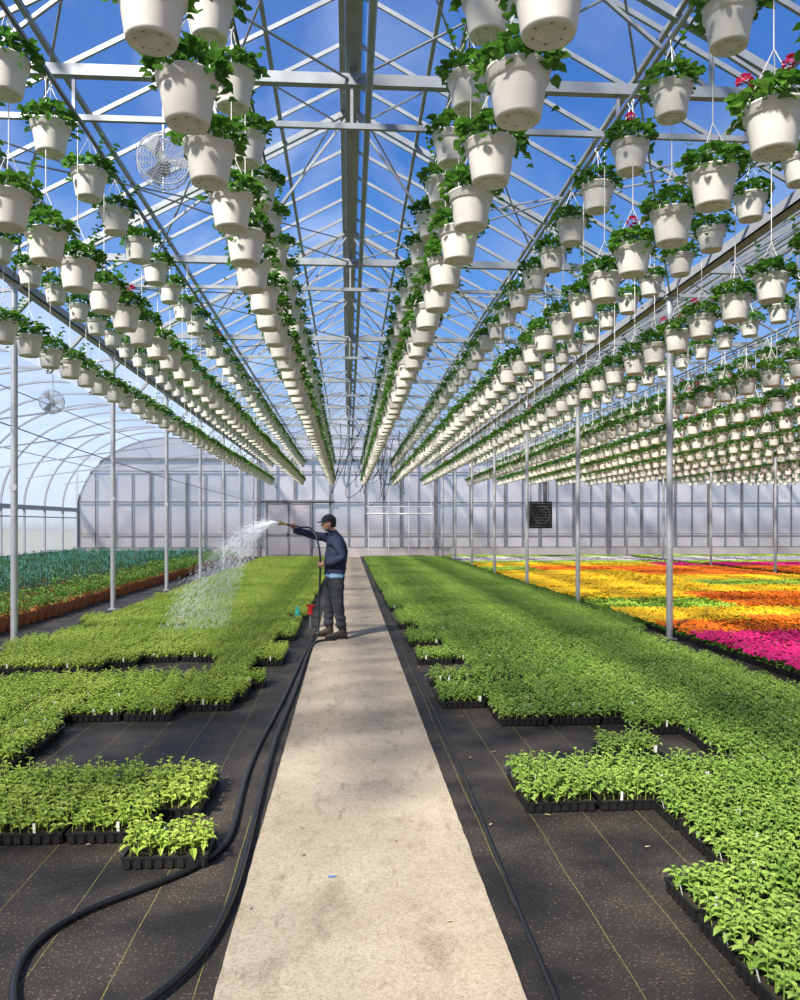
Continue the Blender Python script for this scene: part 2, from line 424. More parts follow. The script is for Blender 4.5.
# ------------------------------------------------------------ seedling trays
TW,TD=0.40,0.30
def tray_geo(b,w=TW,d=TD,h=0.055,ox=0,oy=0):
    x0,x1,y0,y1=ox-w/2,ox+w/2,oy-d/2,oy+d/2
    x0+=.004;x1-=.004;y0+=.004;y1-=.004
    ins=.012
    vs=[(x0+ins,y0+ins,0),(x1-ins,y0+ins,0),(x1-ins,y1-ins,0),(x0+ins,y1-ins,0),(x0,y0,h),(x1,y0,h),(x1,y1,h),(x0,y1,h)]
    b.add(vs,[(3,2,1,0),(0,1,5,4),(1,2,6,5),(2,3,7,6),(3,0,4,7)],0)
    for (a,c,e,f) in((x0-.004,x1+.004,y0-.004,y0+.006),(x0-.004,x1+.004,y1-.006,y1+.004),(x0-.004,x0+.006,y0,y1),(x1-.006,x1+.004,y0,y1)):
        b.box(a,c,e,f,h-.008,h+.002,0)
    nx=8;ny=6
    for i in range(nx):
        cx=x0+ (i+.5)*(x1-x0)/nx
        b.box(cx-.015,cx+.015,y0-.001,y0+.012,0.004,h-.01,0); b.box(cx-.015,cx+.015,y1-.012,y1+.001,0.004,h-.01,0)
    for j in range(ny):
        cy=y0+(j+.5)*(y1-y0)/ny
        b.box(x0-.001,x0+.012,cy-.015,cy+.015,.004,h-.01,0); b.box(x1-.012,x1+.001,cy-.015,cy+.015,.004,h-.01,0)
    b.add([(x0,y0,h-.01),(x1,y0,h-.01),(x1,y1,h-.01),(x0,y1,h-.01)],[(0,1,2,3)],1)
def seedling_tray(seed,leafmat,hh=1.0):
    random.seed(seed); b=MB(); tray_geo(b)
    nx,ny=8,6
    for i in range(nx):
        for j in range(ny):
            if R()<.04: continue
            cx=-TW/2+(i+.5)*TW/nx+U(-.009,.009); cy=-TD/2+(j+.5)*TD/ny+U(-.009,.009)
            cx*=.97; cy*=.96
            ht=U(.045,.12)*hh; z0=.05
            lx,ly=U(-.012,.012),U(-.012,.012)
            b.tube((cx,cy,z0),(cx+lx,cy+ly,z0+ht),.0024,4,2,cap=False)
            k=random.choice([5,6,7]); a0=U(0,6.28)
            for q in range(k):
                a=a0+q*2.4; f=q/k; fr=(.40+.62*f); zz=z0+ht*fr
                L=U(.036,.060)*(1.08-.4*f)
                d=(math.cos(a),math.sin(a),U(0.0,.45)+.7*f)
                b.leaf((cx+lx*fr,cy+ly*fr,zz),d,L*1.12,L*.64,2,fold=.22,droop=.45)
    for k in range(random.choice([1,1,2])):
        x=U(-.17,.17); y=-TD/2+.012
        b.add([(x-.007,y,.045),(x+.007,y,.045),(x+.007,y-.008,.108),(x-.007,y-.008,.108)],[(0,1,2,3)],3)
    x=-TW/2+.012;y=U(-.1,.1)
    b.add([(x,y-.007,.045),(x,y+.007,.045),(x-.014,y+.007,.10),(x-.014,y-.007,.10)],[(0,1,2,3)],3)
    return b.obj('seedling_tray_variant',[M_tray,M_soil,leafmat,M_tag],link=False)
C_trL=coll_of('trays_left',[seedling_tray(50+i,M_leafs,(.75,.9,1,1.1,1.25)[i]) for i in range(5)],(-2,15,0))
C_trR=coll_of('trays_right',[seedling_tray(60+i,M_leafdark,(.85,1,1.1,1.2,1.35)[i]) for i in range(5)],(2,15,0))
random.seed(5)
PX,PY=0.413,0.316
def put(its,x,y):
    if y>7.5 and R()<.014: return
    # neighbouring flats share a batch, so height varies in patches
    v=int(2.5+2.6*mnoise.noise(Vector((x*.9,y*.6,3.3)))*1.6+U(-.9,.9)); v=max(0,min(4,v))
    its.append(((x+U(-.008,.008),y+U(-.008,.008),0.004),U(-.03,.03)+(math.pi if R()<.25 else 0),U(.97,1.0),v))
def r_start(y):
    T=[(3.5,1.37),(4.5,1.70),(4.85,.98),(5.9,2.50),(6.4,2.15),(6.75,1.2),(7.1,0.80),(7.5,.80),(7.8,1.7),(8.15,.80),(9.1,1.30),(9.8,.80),(10.4,1.2),(11.4,.80),(12.2,1.05),(14,.78),(14.7,1.0),(18,.76),(18.7,.95),(99,.74)]
    for a,b in T:
        if y<a: return b
its=[];y=2.0
while y<38:
    x=r_start(y)+PX/2
    while x<4.47-PX/2+.03:
        put(its,x,y); x+=PX
    y+=PY
put(its,1.93,5.42)
put(its,1.5,8.75)
scatter('seedling_tray_bed',C_trR,its)
def l_end(y):
    T=[(2.55,None),(2.85,-1.34),(3.7,None),(4.02,-0.64),(4.55,-1.0),(5.12,-0.78),(5.5,None),(6.15,-2.15),(6.45,-1.86),(7.0,-1.42),(7.35,-1.0),(7.75,-.92),(8.3,-.80),(9.2,-1.02),(10.2,-.72),(10.9,-.95),(13.0,-.72),(13.6,-.98),(17,-.68),(17.7,-.85),(99,-.66)]
    for a,b in T:
        if y<a: return b
its=[];y=2.66
while y<38:
    e=l_end(y)
    if e is not None:
        x=e-PX/2;k=0
        while x>-4.25+PX/2-.1:
            skip=False
            if 3.7<=y<4.02 and k>0 and x>-1.75: skip=True
            if 8.3<y<8.75 and x<-1.5: skip=True
            if 8.75<=y<9.5 and -2.5<x<-1.5: skip=True
            if 11.9<y<12.3 and x<-2.2: skip=True
            if 6.45<=y<6.7 and -2.25<x<-1.5:skip=True
            if not skip: put(its,x,y)
            x-=PX;k+=1
    y+=PY
scatter('seedling_tray_bed',C_trL,its)

# ------------------------------------------------------------ flower beds on the right
def flower_patch(seed,c1,c2,dens,green=(0.10,0.25,0.03),green2=(.2,.42,.06),nm='',loc=(0,0,0)):
    pet=mat('petal_'+nm,c1,0.5,trans=.2,col2=c2,island=True)
    gr=mat('flower_leaf_'+nm,green,.5,trans=.2,col2=green2,island=True)
    outs=[]
    for v in range(3):
        random.seed(seed+v); b=MB(); W,D=.82,.62
        for i in range(2):
            for j in range(2): tray_geo(b,.41,.31,.055,(i-.5)*.41,(j-.5)*.31)
        for i in range(14):
            for j in range(10):
                cx=-W/2+(i+.5)*W/14+U(-.02,.02); cy=-D/2+(j+.5)*D/10+U(-.02,.02)
                for q in range(4):
                    a=U(0,6.28); L=U(.04,.07); b.leaf((cx,cy,U(.05,.10)),(math.cos(a),math.sin(a),U(.1,.9)),L,L*.6,2,droop=.2)
                for q in range(2):
                  if R()<dens:
                    z=U(.11,.17); r=U(.02,.033); x=cx+U(-.02,.02);y=cy+U(-.02,.02); tx,ty=U(-.4,.4),U(-.7,.2)
                    vs=[(x,y,z+.012)]
                    for k in range(8):
                        t=k*math.pi/4; rr=r*(1 if k%2 else .8); vs.append((x+rr*math.cos(t),y+rr*math.sin(t),z-.006+rr*math.cos(t)*tx-rr*math.sin(t)*ty))
                    b.add(vs,[(0,k+1,(k+1)%8+1) for k in range(8)],3)
        outs.append(b.obj('%s_flower_tray_variant'%nm,[M_tray,M_soil,gr,pet],link=False))
    return coll_of('flowers_'+nm,outs,loc)
FC={'pink':flower_patch(100,(0.66,0.005,0.12),(0.9,0.03,0.28),.95,nm='pink',loc=(6,7,0)),
    'orange':flower_patch(110,(0.80,0.10,0.003),(0.95,0.27,0.005),.85,nm='orange',loc=(6,10.5,0)),
    'yellow':flower_patch(120,(0.90,0.47,0.004),(0.95,0.70,0.02),.95,nm='yellow',loc=(6,17,0)),
    'lime':flower_patch(130,(0.35,0.55,0.03),(.5,.7,.08),.3,(0.18,.40,.03),(.34,.58,.06),nm='lime',loc=(6,14,0)),
    'white':flower_patch(140,(0.6,0.48,0.56),(.75,.7,.72),.45,nm='white',loc=(6,33,0))}
random.seed(9)
def fcol(X,Y):
    if Y<10.6: return 'pink'
    if Y<12.8: return 'orange' if not (X<6.0 and 12.0<Y) else 'yellow'
    if Y<13.9: return 'yellow' if X<8 else 'orange'
    if Y<15.5: return 'lime' if X<7.0 else ('orange' if X<10 else 'yellow')
    if Y<17: return 'orange' if X>7.0 else 'yellow'
    if Y<18.6: return 'yellow'
    if Y<20.5: return 'lime' if X>8.5 else 'yellow'
    if Y<25: return 'yellow' if X<9 else ('orange' if Y>22.5 else 'yellow')
    if Y<27.5: return 'orange' if X>6.5 else 'lime'
    if Y<30: return 'yellow' if X<11 else 'pink'
    if Y<32: return 'lime'
    if Y<36: return 'white'
    return 'lime'
F={k:[] for k in FC}
X=4.60+.42
while X<26:
    Y=5.2
    while Y<38.5:
        if X/max(Y,1)<0.82:
            if not (12.9<X<13.9):
                F[fcol(X,Y)].append(((X,Y,.004),random.choice([0,math.pi])+U(-.01,.01),1.0,random.randrange(3)))
        Y+=.635
    X+=.83
nmap={'pink':'pink_petunia_bed','orange':'orange_marigold_bed','yellow':'yellow_marigold_bed','lime':'lime_foliage_bed','white':'white_petunia_bed'}
for k in F: scatter(nmap[k],FC[k],F[k])

# ------------------------------------------------------------ terracotta pots + staked plants on the left
def potted(seed,stk,leafm,h=.25):
    random.seed(seed); b=MB()
    b.lathe([(0.001,0.0),(.085,0.0),(.118,.17),(.128,.172),(.13,.21),(.12,.21),(.115,.18),(.001,.18)],n=16,mi=0)
    for q in range(46):
        a=U(0,6.28); z=.18+h*R()**.8; rr=U(0,.07)
        L=U(.06,.12); b.leaf((rr*math.cos(a),rr*math.sin(a),z),(math.cos(a),math.sin(a),U(.1,1.2)),L,L*.42,1,droop=.3)
    b.tube((0,0,.17),(0,0,.2+h),.006,5,1)
    if stk:
        b.tube((.04,.02,.17),(.04,.02,.32+h),.006,5,2)
        b.tube((-.04,-.03,.17),(-.04,-.03,.3+h),.006,5,2)
    return b.obj('potted_plant_variant',[M_terra,leafm,M_stake],link=False)
C_pp=coll_of('potted_staked',[potted(200+i,i%2==0,M_teal,.22+.03*i) for i in range(4)],(-8.2,12,0))
C_pf=coll_of('potted_front',[potted(220+i,False,M_bright,.16+.03*i) for i in range(4)],(-5.2,12,0))
random.seed(21); its=[]; itf=[]
X=-5.2; col=0
while X>-12.6:
    Y=8.0 if X>-8 else 13.0
    while Y<38:
        if abs(X)/Y<0.80: (itf if col<3 else its).append(((X+U(-.02,.02),Y,0.004),U(0,6.28),U(.9,1.1),random.randrange(4)))
        Y+=.29 if col==0 else .40
    X-=.34 if col==0 else .44; col+=1
scatter('potted_plant_bed',C_pp,its); scatter('terracotta_pot_row',C_pf,itf)

# ------------------------------------------------------------ floor & path
def floor_mat():
    m=bpy.data.materials.new('woven_ground_cover'); m.use_nodes=True
    nt=m.node_tree;N=nt.nodes;L=nt.links;b=N['Principled BSDF'];b.inputs['Roughness'].default_value=.62; b.inputs['Specular IOR Level'].default_value=.3
    g=N.new('ShaderNodeNewGeometry'); sp=N.new('ShaderNodeSeparateXYZ'); L.new(g.outputs['Position'],sp.inputs[0])
    def M(op,a,bv=None,cv=None):
        n=N.new('ShaderNodeMath'); n.operation=op
        for i,v in enumerate((a,bv,cv)):
            if v is None: continue
            if isinstance(v,(int,float)): n.inputs[i].default_value=v
            else: L.new(v,n.inputs[i])
        return n.outputs[0]
    no=N.new('ShaderNodeTexNoise'); no.inputs['Scale'].default_value=2.2; no.inputs['Detail'].default_value=8; L.new(g.outputs['Position'],no.inputs['Vector'])
    n2=N.new('ShaderNodeTexNoise'); n2.inputs['Scale'].default_value=85; n2.inputs['Detail'].default_value=3; L.new(g.outputs['Position'],n2.inputs['Vector'])
    n3=N.new('ShaderNodeTexNoise'); n3.inputs['Scale'].default_value=.9; n3.inputs['Detail'].default_value=2; L.new(g.outputs['Position'],n3.inputs['Vector'])
    wx=M('MULTIPLY_ADD',n3.outputs['Fac'],.05,sp.outputs[0])
    fx=M('FRACT',M('MULTIPLY',M('ADD',wx,20.02),1/0.305))
    line=M('LESS_THAN',fx,0.011)
    rp=N.new('ShaderNodeValToRGB'); rp.color_ramp.elements[0].position=.35; rp.color_ramp.elements[0].color=(.015,.0140,.0135,1)
    rp.color_ramp.elements[1].position=.68; rp.color_ramp.elements[1].color=(.056,.046,.038,1); L.new(no.outputs['Fac'],rp.inputs[0])
    mx=N.new('ShaderNodeMix');mx.data_type='RGBA'; sc=M('MULTIPLY',M('GREATER_THAN',M('MULTIPLY_ADD',no.outputs['Fac'],.25,n2.outputs['Fac']),.76),.7); L.new(sc,mx.inputs[0]); L.new(rp.outputs[0],mx.inputs[6]); mx.inputs[7].default_value=(.22,.16,.10,1)
    m2=N.new('ShaderNodeMix');m2.data_type='RGBA'; L.new(M('MULTIPLY',line,M('MULTIPLY',n2.outputs['Fac'],1.0)),m2.inputs[0]); L.new(mx.outputs[2],m2.inputs[6]); m2.inputs[7].default_value=(.36,.33,.08,1)
    L.new(m2.outputs[2],b.inputs['Base Color'])
    bp=N.new('ShaderNodeBump'); bp.inputs['Strength'].default_value=.35; bp.inputs['Distance'].default_value=.003; L.new(n2.outputs['Fac'],bp.inputs['Height'])
    b2=N.new('ShaderNodeBump'); b2.inputs['Strength'].default_value=.5; b2.inputs['Distance'].default_value=.03; L.new(no.outputs['Fac'],b2.inputs['Height']); L.new(b2.outputs[0],bp.inputs['Normal'])
    L.new(bp.outputs[0],b.inputs['Normal'])
    return m
def path_mat():
    m=bpy.data.materials.new('concrete_path'); m.use_nodes=True
    nt=m.node_tree;N=nt.nodes;L=nt.links;b=N['Principled BSDF'];b.inputs['Roughness'].default_value=.85; b.inputs['Specular IOR Level'].default_value=.2
    g=N.new('ShaderNodeNewGeometry')
    def noise(s,d,sc=None,rg=.5):
        n=N.new('ShaderNodeTexNoise'); n.inputs['Scale'].default_value=s; n.inputs['Detail'].default_value=d; n.inputs['Roughness'].default_value=rg
        if sc:
            mp=N.new('ShaderNodeMapping'); mp.inputs['Scale'].default_value=sc; L.new(g.outputs['Position'],mp.inputs[0]); L.new(mp.outputs[0],n.inputs['Vector'])
        else: L.new(g.outputs['Position'],n.inputs['Vector'])
        return n.outputs['Fac']
    def ramp(f,p0,c0,p1,c1):
        r=N.new('ShaderNodeValToRGB'); r.color_ramp.elements[0].position=p0; r.color_ramp.elements[0].color=(*c0,1); r.color_ramp.elements[1].position=p1; r.color_ramp.elements[1].color=(*c1,1); L.new(f,r.inputs[0]); return r.outputs[0]
    def mul(a,c,f=1):
        x=N.new('ShaderNodeMix');x.data_type='RGBA';x.blend_type='MULTIPLY';x.inputs[0].default_value=f; L.new(a,x.inputs[6]); L.new(c,x.inputs[7]); return x.outputs[2]
    base=ramp(noise(1.3,9,None,.6),.3,(.38,.31,.23),.7,(.52,.44,.34))
    c=mul(base,ramp(noise(60,8,None,.7),.38,(.58,.54,.50),.54,(1,1,1)),.5)
    c=mul(c,ramp(noise(150,2),.31,(.32,.28,.25),.41,(1,1,1)),.75)
    c=mul(c,ramp(noise(5,10,(1,.5,1),.75),.36,(.58,.55,.51),.48,(1,1,1)),.6)
    c=mul(c,ramp(noise(16,4,(1,.25,1),.6),.30,(.6,.55,.5),.38,(1,1,1)),.7)
    L.new(c,b.inputs['Base Color'])
    bp=N.new('ShaderNodeBump'); bp.inputs['Strength'].default_value=.35; bp.inputs['Distance'].default_value=.003; L.new(noise(80,6,None,.7),bp.inputs['Height']); L.new(bp.outputs[0],b.inputs['Normal'])
    return m
b=MB(); b.add([(-13.5,-4,0),(31.5,-4,0),(31.5,41,0),(-13.5,41,0)],[(0,1,2,3)]); b.obj('floor',[floor_mat()])
b=MB()
ys=[-3.9+i*.1 for i in range(448)]
vs=[]
for y in ys:
    xl=-.452+U(-.0025,.0025); xr=.598+U(-.0025,.0025)
    vs+=[(xl,y,.0005),(xl,y,.011),(xr,y,.011),(xr,y,.0005)]
fs=[]
for i in range(len(ys)-1):
    o=4*i; fs+=[(o+4,o+5,o+1,o),(o+1,o+5,o+6,o+2),(o+2,o+6,o+7,o+3)]
b.add(vs,fs); b.obj('concrete_walkway',[path_mat()])
b=MB(); b.add([(-150,-150,-.06),(150,-150,-.06),(150,200,-.06),(-150,200,-.06)],[(0,1,2,3)]); b.obj('outdoor_ground',[mat('soil_outside',(.22,.18,.12),.95,noise=.8,nscale=.2,col2=(.15,.17,.07))])

# ------------------------------------------------------------ greenhouse structure
POSTY=[2.0+4.5*i-4.5 for i in range(10)]
EAVE=4.9; RIDGE=7.35
POSTX=[-4.45,4.52,13.5,22.5]
for X in POSTX:
    for Y in POSTY:
        b=MB(); b.tube((0,0,0),(0,0,EAVE-.1),.045,12); b.box(-.08,.08,-.08,.08,0,.012); b.box(-.07,.07,-.07,.07,EAVE-.11,EAVE-.09)
        if X==-4.45: b.tube((0,-.05,2.1),(0,.0,2.1),.052,10)
        b.obj('support_post',[M_post],smooth=False,loc=(X,Y,0))
M_gut=mat('gutter_steel',(.34,.35,.37),.7)
for X in POSTX:
    b=MB(); w=.065; b.box(X-w,X+w,-4,41,EAVE-.09,EAVE-.07); b.box(X-w,X-w+.01,-4,41,EAVE-.09,EAVE+.04); b.box(X+w-.01,X+w,-4,41,EAVE-.09,EAVE+.04)
    b.obj('roof_gutter',[M_gut])
def bay(cx,detail=True):
    hw=4.5
    for Y in POSTY:
        b=MB()
        b.beam((-hw+.1,0,4.83),(hw-.1,0,4.83),.035,.045)
        b.beam((-hw+.1,0,5.2),(hw-.1,0,5.2),.07,.09)
        zr=lambda x: EAVE+(RIDGE-EAVE)*(1-abs(x)/hw)
        for s in(-1,1):
            b.beam((s*hw,0,EAVE-.03),(0,0,RIDGE-.06),.06,.07)
        n=8
        for i in range(n+1):
            x=-hw+.1+i*(2*hw-.2)/n
            b.beam((x,0,4.83),(x,0,5.2),.025,.025)
        xs=[-3,-1.5,0,1.5,3]
        for x in xs: b.beam((x,0,5.2),(x,0,zr(x)-.06),.035,.035)
        for a,c in((-3,-1.5),(-1.5,0),(1.5,0),(3,1.5)):
            b.beam((a,0,5.22),(c,0,zr(c)-.1),.03,.03)
        for a,c in ((-3.7,-3),(3.7,3)): b.beam((a,0,5.2),(c,0,zr(c)-.1),.03,.03)
        b.obj('roof_truss',[M_steel],loc=(cx,Y,0))
    b=MB()
    for i in range(int(45/.9)+1):
        Y=-4+i*.9
        for s in(-1,1): b.beam((cx+s*hw,Y,EAVE+.04),(cx,Y,RIDGE),.028,.045)
    for s in(-1,1):
        for f in(.2,.4,.6,.8):
            x=cx+s*hw*f; z=EAVE+(RIDGE-EAVE)*(1-f)-.03
            b.beam((x,-4,z),(x,41,z),.045,.045)
    b.obj('roof_glazing_bars',[M_steel])
    b=MB()
    b.beam((cx-.10,-4,RIDGE-.04),(cx-.10,41,RIDGE-.04),.07,.10); b.beam((cx+.10,-4,RIDGE-.04),(cx+.10,41,RIDGE-.04),.07,.10)
    b.beam((cx,-4,5.33),(cx,41,5.33),.10,.08)
    b.tube((cx+.14,-4,5.12),(cx+.14,41,5.12),.03,8)
    for i in range(51):
        Y=-4+i*.9; b.beam((cx-.13,Y,RIDGE-.03),(cx+.13,Y,RIDGE-.03),.03,.04)
    b.obj('roof_ridge_beam',[M_steel])
    b=MB()
    for k,Y in enumerate(POSTY[:-1]):
        for s in(-1,1):
            Y2=Y+4.5
            def rp(f): return (cx+s*hw*f, EAVE+(RIDGE-EAVE)*(1-f)-.08)
            for fa,fb in((1,.5),(.5,0.05)):
                (xa,za),(xb,zb)=rp(fa),rp(fb)
                b.tube((xa,Y,za),(xb,Y2,zb),.013,6); b.tube((xb,Y,zb),(xa,Y2,za),.013,6)
        b.tube((cx-hw,Y,5.2),(cx,Y+4.5,5.2),.011,6); b.tube((cx+hw,Y,5.2),(cx,Y+4.5,5.2),.011,6)
    b.obj('roof_cross_bracing',[M_steel])
    b=MB(); b.add([(cx-hw,-4,EAVE+.07),(cx,-4,RIDGE+.04),(cx,41,RIDGE+.04),(cx-hw,41,EAVE+.07)],[(0,1,2,3)])
    b.add([(cx+hw,-4,EAVE+.07),(cx,-4,RIDGE+.04),(cx,41,RIDGE+.04),(cx+hw,41,EAVE+.07)],[(3,2,1,0)])
    b.obj('ceiling',[M_glass])
for cx in (0.03,9,18,27): bay(cx)
def arc(t):
    a=math.pi*(1-t*0.93); return (-9.0+4.5*math.cos(a), 2.35+3.7*math.sin(a))
b=MB();K=28
pts=[arc(i/K) for i in range(K)]+[(-4.5,EAVE+.05)]
pts=[p for p in pts if not(p[0]>-5 and p[1]<EAVE)]+[]
if pts[-1]!=(-4.5,EAVE+.05): pts.append((-4.5,EAVE+.05))
vs=[(x,y,z) for x,z in pts for y in(-4,41)]
b.add(vs,[(2*i,2*i+1,2*i+3,2*i+2) for i in range(len(pts)-1)])
o=b.obj('wall_left',[M_film],smooth=True)
b=MB(); b.add([(-13.5,-4,.35),(-13.5,41,.35),(-13.5,41,2.35),(-13.5,-4,2.35)],[(0,1,2,3)]); b.obj('window_1',[M_film])
b=MB(); b.box(-13.56,-13.44,-4,41,0,.38); b.obj('baseboard_left',[mat('kick_wall',(.10,.10,.11),.7)])
b=MB()
b.beam((-13.45,-4,2.35),(-13.45,41,2.35),.14,.18); b.beam((-13.4,-4,1.95),(-13.4,41,1.95),.05,.05)
for i in range(21):
    Y=-4+i*2.25
    for j in range(len(pts)-1):
        p,q=pts[j],pts[j+1]; b.beam((p[0]+.03,Y,p[1]-.03),(q[0]+.03,Y,q[1]-.03),.08,.06)
    b.beam((-13.45,Y,0),(-13.45,Y,2.35),.08,.08)
for j in (6,12,18):
    b.tube((pts[j][0],-4,pts[j][1]-.06),(pts[j][0],41,pts[j][1]-.06),.02,6)
for Y in POSTY:
    b.beam((-13.1,Y,3.5),(-4.45,Y,4.75),.04,.04)
b.obj('trim_1',[mat('arch_steel',(.36,.38,.42),.5,metal=.3)])
def gable(Y,name,zoff=0):
    b=MB()
    prof=[(-13.5,0)]+[(x,z) for x,z in pts]
    for cx in(0,9,18,27): prof+=[(cx,RIDGE+.03),(cx+4.5,EAVE+.05)]
    prof+=[(31.5,0)]
    for i in range(len(prof)-1):
        p,q=prof[i],prof[i+1]
        if abs(p[0]-q[0])<1e-4: continue
        b.add([(p[0],Y,0),(q[0],Y,0),(q[0],Y,q[1]),(p[0],Y,p[1])],[(0,1,2,3)])
    return b.obj(name,[M_back])
gable(41,'wall_back'); gable(-4,'wall_front')
b=MB(); b.add([(31.5,-4,0),(31.5,41,0),(31.5,41,EAVE),(31.5,-4,EAVE)],[(0,1,2,3)]); b.obj('wall_right',[M_back])
b=MB()
x=-13.5;i=0
while x<31.6:
    w=.12 if i%2==0 else .04
    b.beam((x,40.9,0),(x,40.9,5.2 if x>-5 else 4.2),w,.08); x+=.9; i+=1
for z,h in((.45,.06),(1.15,.04),(2.75,.07),(4.3,.05),(4.9,.14)):
    b.beam((-13.4,40.88,z),(31.4,40.88,z),.06,h)
for X in (-4.5,4.5,13.5,22.5):
    b.beam((X,40.85,0),(X,40.85,5),.18,.15)
b.obj('trim_2',[M_frame])
b=MB(); b.box(-13.4,31.4,40.84,40.87,0,.42); b.obj('baseboard_back',[mat('kick_wall_back',(.30,.27,.28),.7)])
def door(x0,x1,z1,name):
    b=MB(); Y=40.78
    for x in(x0,x1,(x0+x1)/2): b.beam((x,Y,0),(x,Y,z1),.09,.07,0)
    for z in(.06,1.1,z1): b.beam((x0,Y,z),(x1,Y,z),.07,.10,0)
    b.add([(x0,Y,0),(x1,Y,0),(x1,Y,z1),(x0,Y,z1)],[(0,1,2,3)],1)
    b.box(x0-.3,x1+1.2,Y-.08,Y+.02,z1+.08,z1+.16,0)
    b.box((x0+x1)/2-.12,(x0+x1)/2-.07,Y-.09,Y-.04,1.0,1.25,0)
    b.obj(name,[M_frame,M_back])
door(-4.1,-1.9,2.7,'door_1')
b=MB(); b.tube((.9,39.4,2.15),(4.2,39.4,2.15),.04,8); b.tube((.9,39.4,2.5),(4.2,39.4,2.5),.025,8)
for x in(1.0,2.0,3.0,4.1): b.tube((x,39.4,0.01),(x,39.4,4.8),.02,6)
b.obj('irrigation_boom',[mat('boom_white',(.55,.55,.57),.5)])

# ------------------------------------------------------------ unit heater / fans
b=MB()
b.box(-.5,.5,-.3,.3,-.6,.6,0)
for i in range(9): b.beam((-.45,-.33,-.5+i*.125),(.45,-.33,-.5+i*.125),.05,.02,1)
b.ring((0,-.34,0),(0,1,0),.38,.02,24,1); b.ring((0,-.34,0),(0,1,0),.2,.012,24,1)
for x in(-.4,.4): b.tube((x,0,.6),(x,0,2.75),.018,6,1)
b.tube((.3,.2,.6),(.3,.2,2.75),.09,10,1)
b.obj('unit_heater',[mat('heater_black',(.015,.015,.018),.5),mat('heater_grey',(.1,.1,.11),.5,metal=.4)],loc=(8.6,35.5,2.05))
def fan(loc,r,rotz,hang):
    b=MB()
    for yy in(-.07,.07):
        for k in range(9): b.ring((0,yy*(1.25 if k<5 else 1),0),(0,1,0),r*(k+1.5)/10.2,.0028 if k<8 else .008,28,0)
        for k in range(18):
            t=k*math.pi/9; b.tube((0,yy*1.25,0),(r*math.cos(t),yy,r*math.sin(t)),.0025,4,0)
    for k in range(18):
        t=k*math.pi/9; b.tube((r*math.cos(t),-.07,r*math.sin(t)),(r*math.cos(t),.07,r*math.sin(t)),.003,4,0)
    b.tube((0,.02,0),(0,.22,0),.07,14,0); b.tube((0,-.05,0),(0,.02,0),.04,12,0)
    for k in range(3):
        t=k*2*math.pi/3; c,s=math.cos(t),math.sin(t)
        P=lambda a,w,y:(a*c-w*s,y,a*s+w*c)
        b.add([P(.03,-.03,-.02),P(.03,.03,.02),P(r*.85,.09,.03),P(r*.88,-.07,-.04)],[(0,1,2,3)],1)
    b.tube((0,.15,.05),(0,.15,hang),.014,8,0); b.tube((0,.15,.0),(0,.1,-r),.01,6,0)
    o=b.obj('circulation_fan',[mat('fan_wire',(.5,.51,.53),.4,metal=.5),mat('fan_blade',(.35,.37,.4),.4,metal=.3)],loc=loc); o.rotation_euler=(0,0,rotz)
fan((-1.83,8.1,5.22),.27,.25,.9)
fan((-7.2,20,4.6),.3,.2,.8)
fan((7.5,26,4.6),.3,.0,.6)

# ------------------------------------------------------------ hose and cables (curves)
def curve(name,pts,r,m,parent=None,res=6):
    cu=bpy.data.curves.new(name,'CURVE'); cu.dimensions='3D'; cu.bevel_depth=r; cu.bevel_resolution=3; cu.resolution_u=res; cu.use_fill_caps=True
    sp=cu.splines.new('NURBS'); sp.points.add(len(pts)-1)
    for i,p in enumerate(pts): sp.points[i].co=(*p,1)
    sp.use_endpoint_u=True; sp.order_u=3
    ob=bpy.data.objects.new(name,cu); scene.collection.objects.link(ob); cu.materials.append(m)
    if parent: ob.parent=parent
    return ob
hz=.017
h1=[(-.5,10.9),(-.53,9.9),(-.56,8.6),(-.585,7.35),(-.61,6.6),(-.64,5.87),(-.645,5.3),(-.635,4.88),(-.60,4.32),(-.60,4.0),(-.70,3.75),(-.88,3.56),(-1.09,3.36),(-1.20,3.12),(-1.17,2.86),(-1.02,2.55),(-.85,2.1),(-.8,1.2),(-.8,-2)]
h2=[(-.15,11.05),(-.33,11.0),(-.46,10.8),(-.485,10.2),(-.5,9.4),(-.50,8.3),(-.51,7.35),(-.53,6.5),(-.535,5.7),(-.515,4.7),(-.49,3.98),(-.485,3.45),(-.52,3.02),(-.63,2.72),(-.85,2.44),(-1.1,2.1),(-1.3,1.5),(-1.3,-2)]
hose=empty('garden_hose')
curve('outer_run',[(x,y,hz) for x,y in h1],.0145,M_hose,hose)
curve('inner_run',[(x,y,hz+.01) for x,y in h2],.0145,M_hose,hose)
curve('drip_supply_line',[(.70,-3,.011),(.68,2.5,.011),(.74,5,.011),(.73,9,.011),(.72,20,.011),(.70,39,.011)],.009,M_hose)
dr=empty('overhead_drip_lines')
random.seed(4)
for i in range(16):
    x=U(-.4,2.2); y=U(24,38); z=4.75; z1=U(2.4,3.6)
    curve('drip_line',[(x,y,z),(x+U(-.3,.3),y,z*.6+z1*.4),(x+U(-.5,.5),y,z1-.3),(x+U(-.1,.9),y+.2,z1+.5),(x+U(.3,1.2),y,4.75)],.011,M_hose,dr,4)
curve('power_cable',[(-4.6,3,3.2),(-4.5,11,2.9),(-4.5,20,2.75),(-4.4,30,2.7),(-4.2,40.7,2.6)],.008,M_hose)
b=MB()
A=Vector((-.97,0,.22)).normalized(); Rr=Vector((-.58,.10,1.575))
b.tube(Rr-A*.12,Rr+A*.10,.013,10,0); b.tube(Rr+A*.10,Rr+A*.14,.017,10,1); b.tube(Rr+A*.14,Rr+A*.20,.017,16,1,r2=.036); b.tube(Rr+A*.20,Rr+A*.215,.036,16,1)
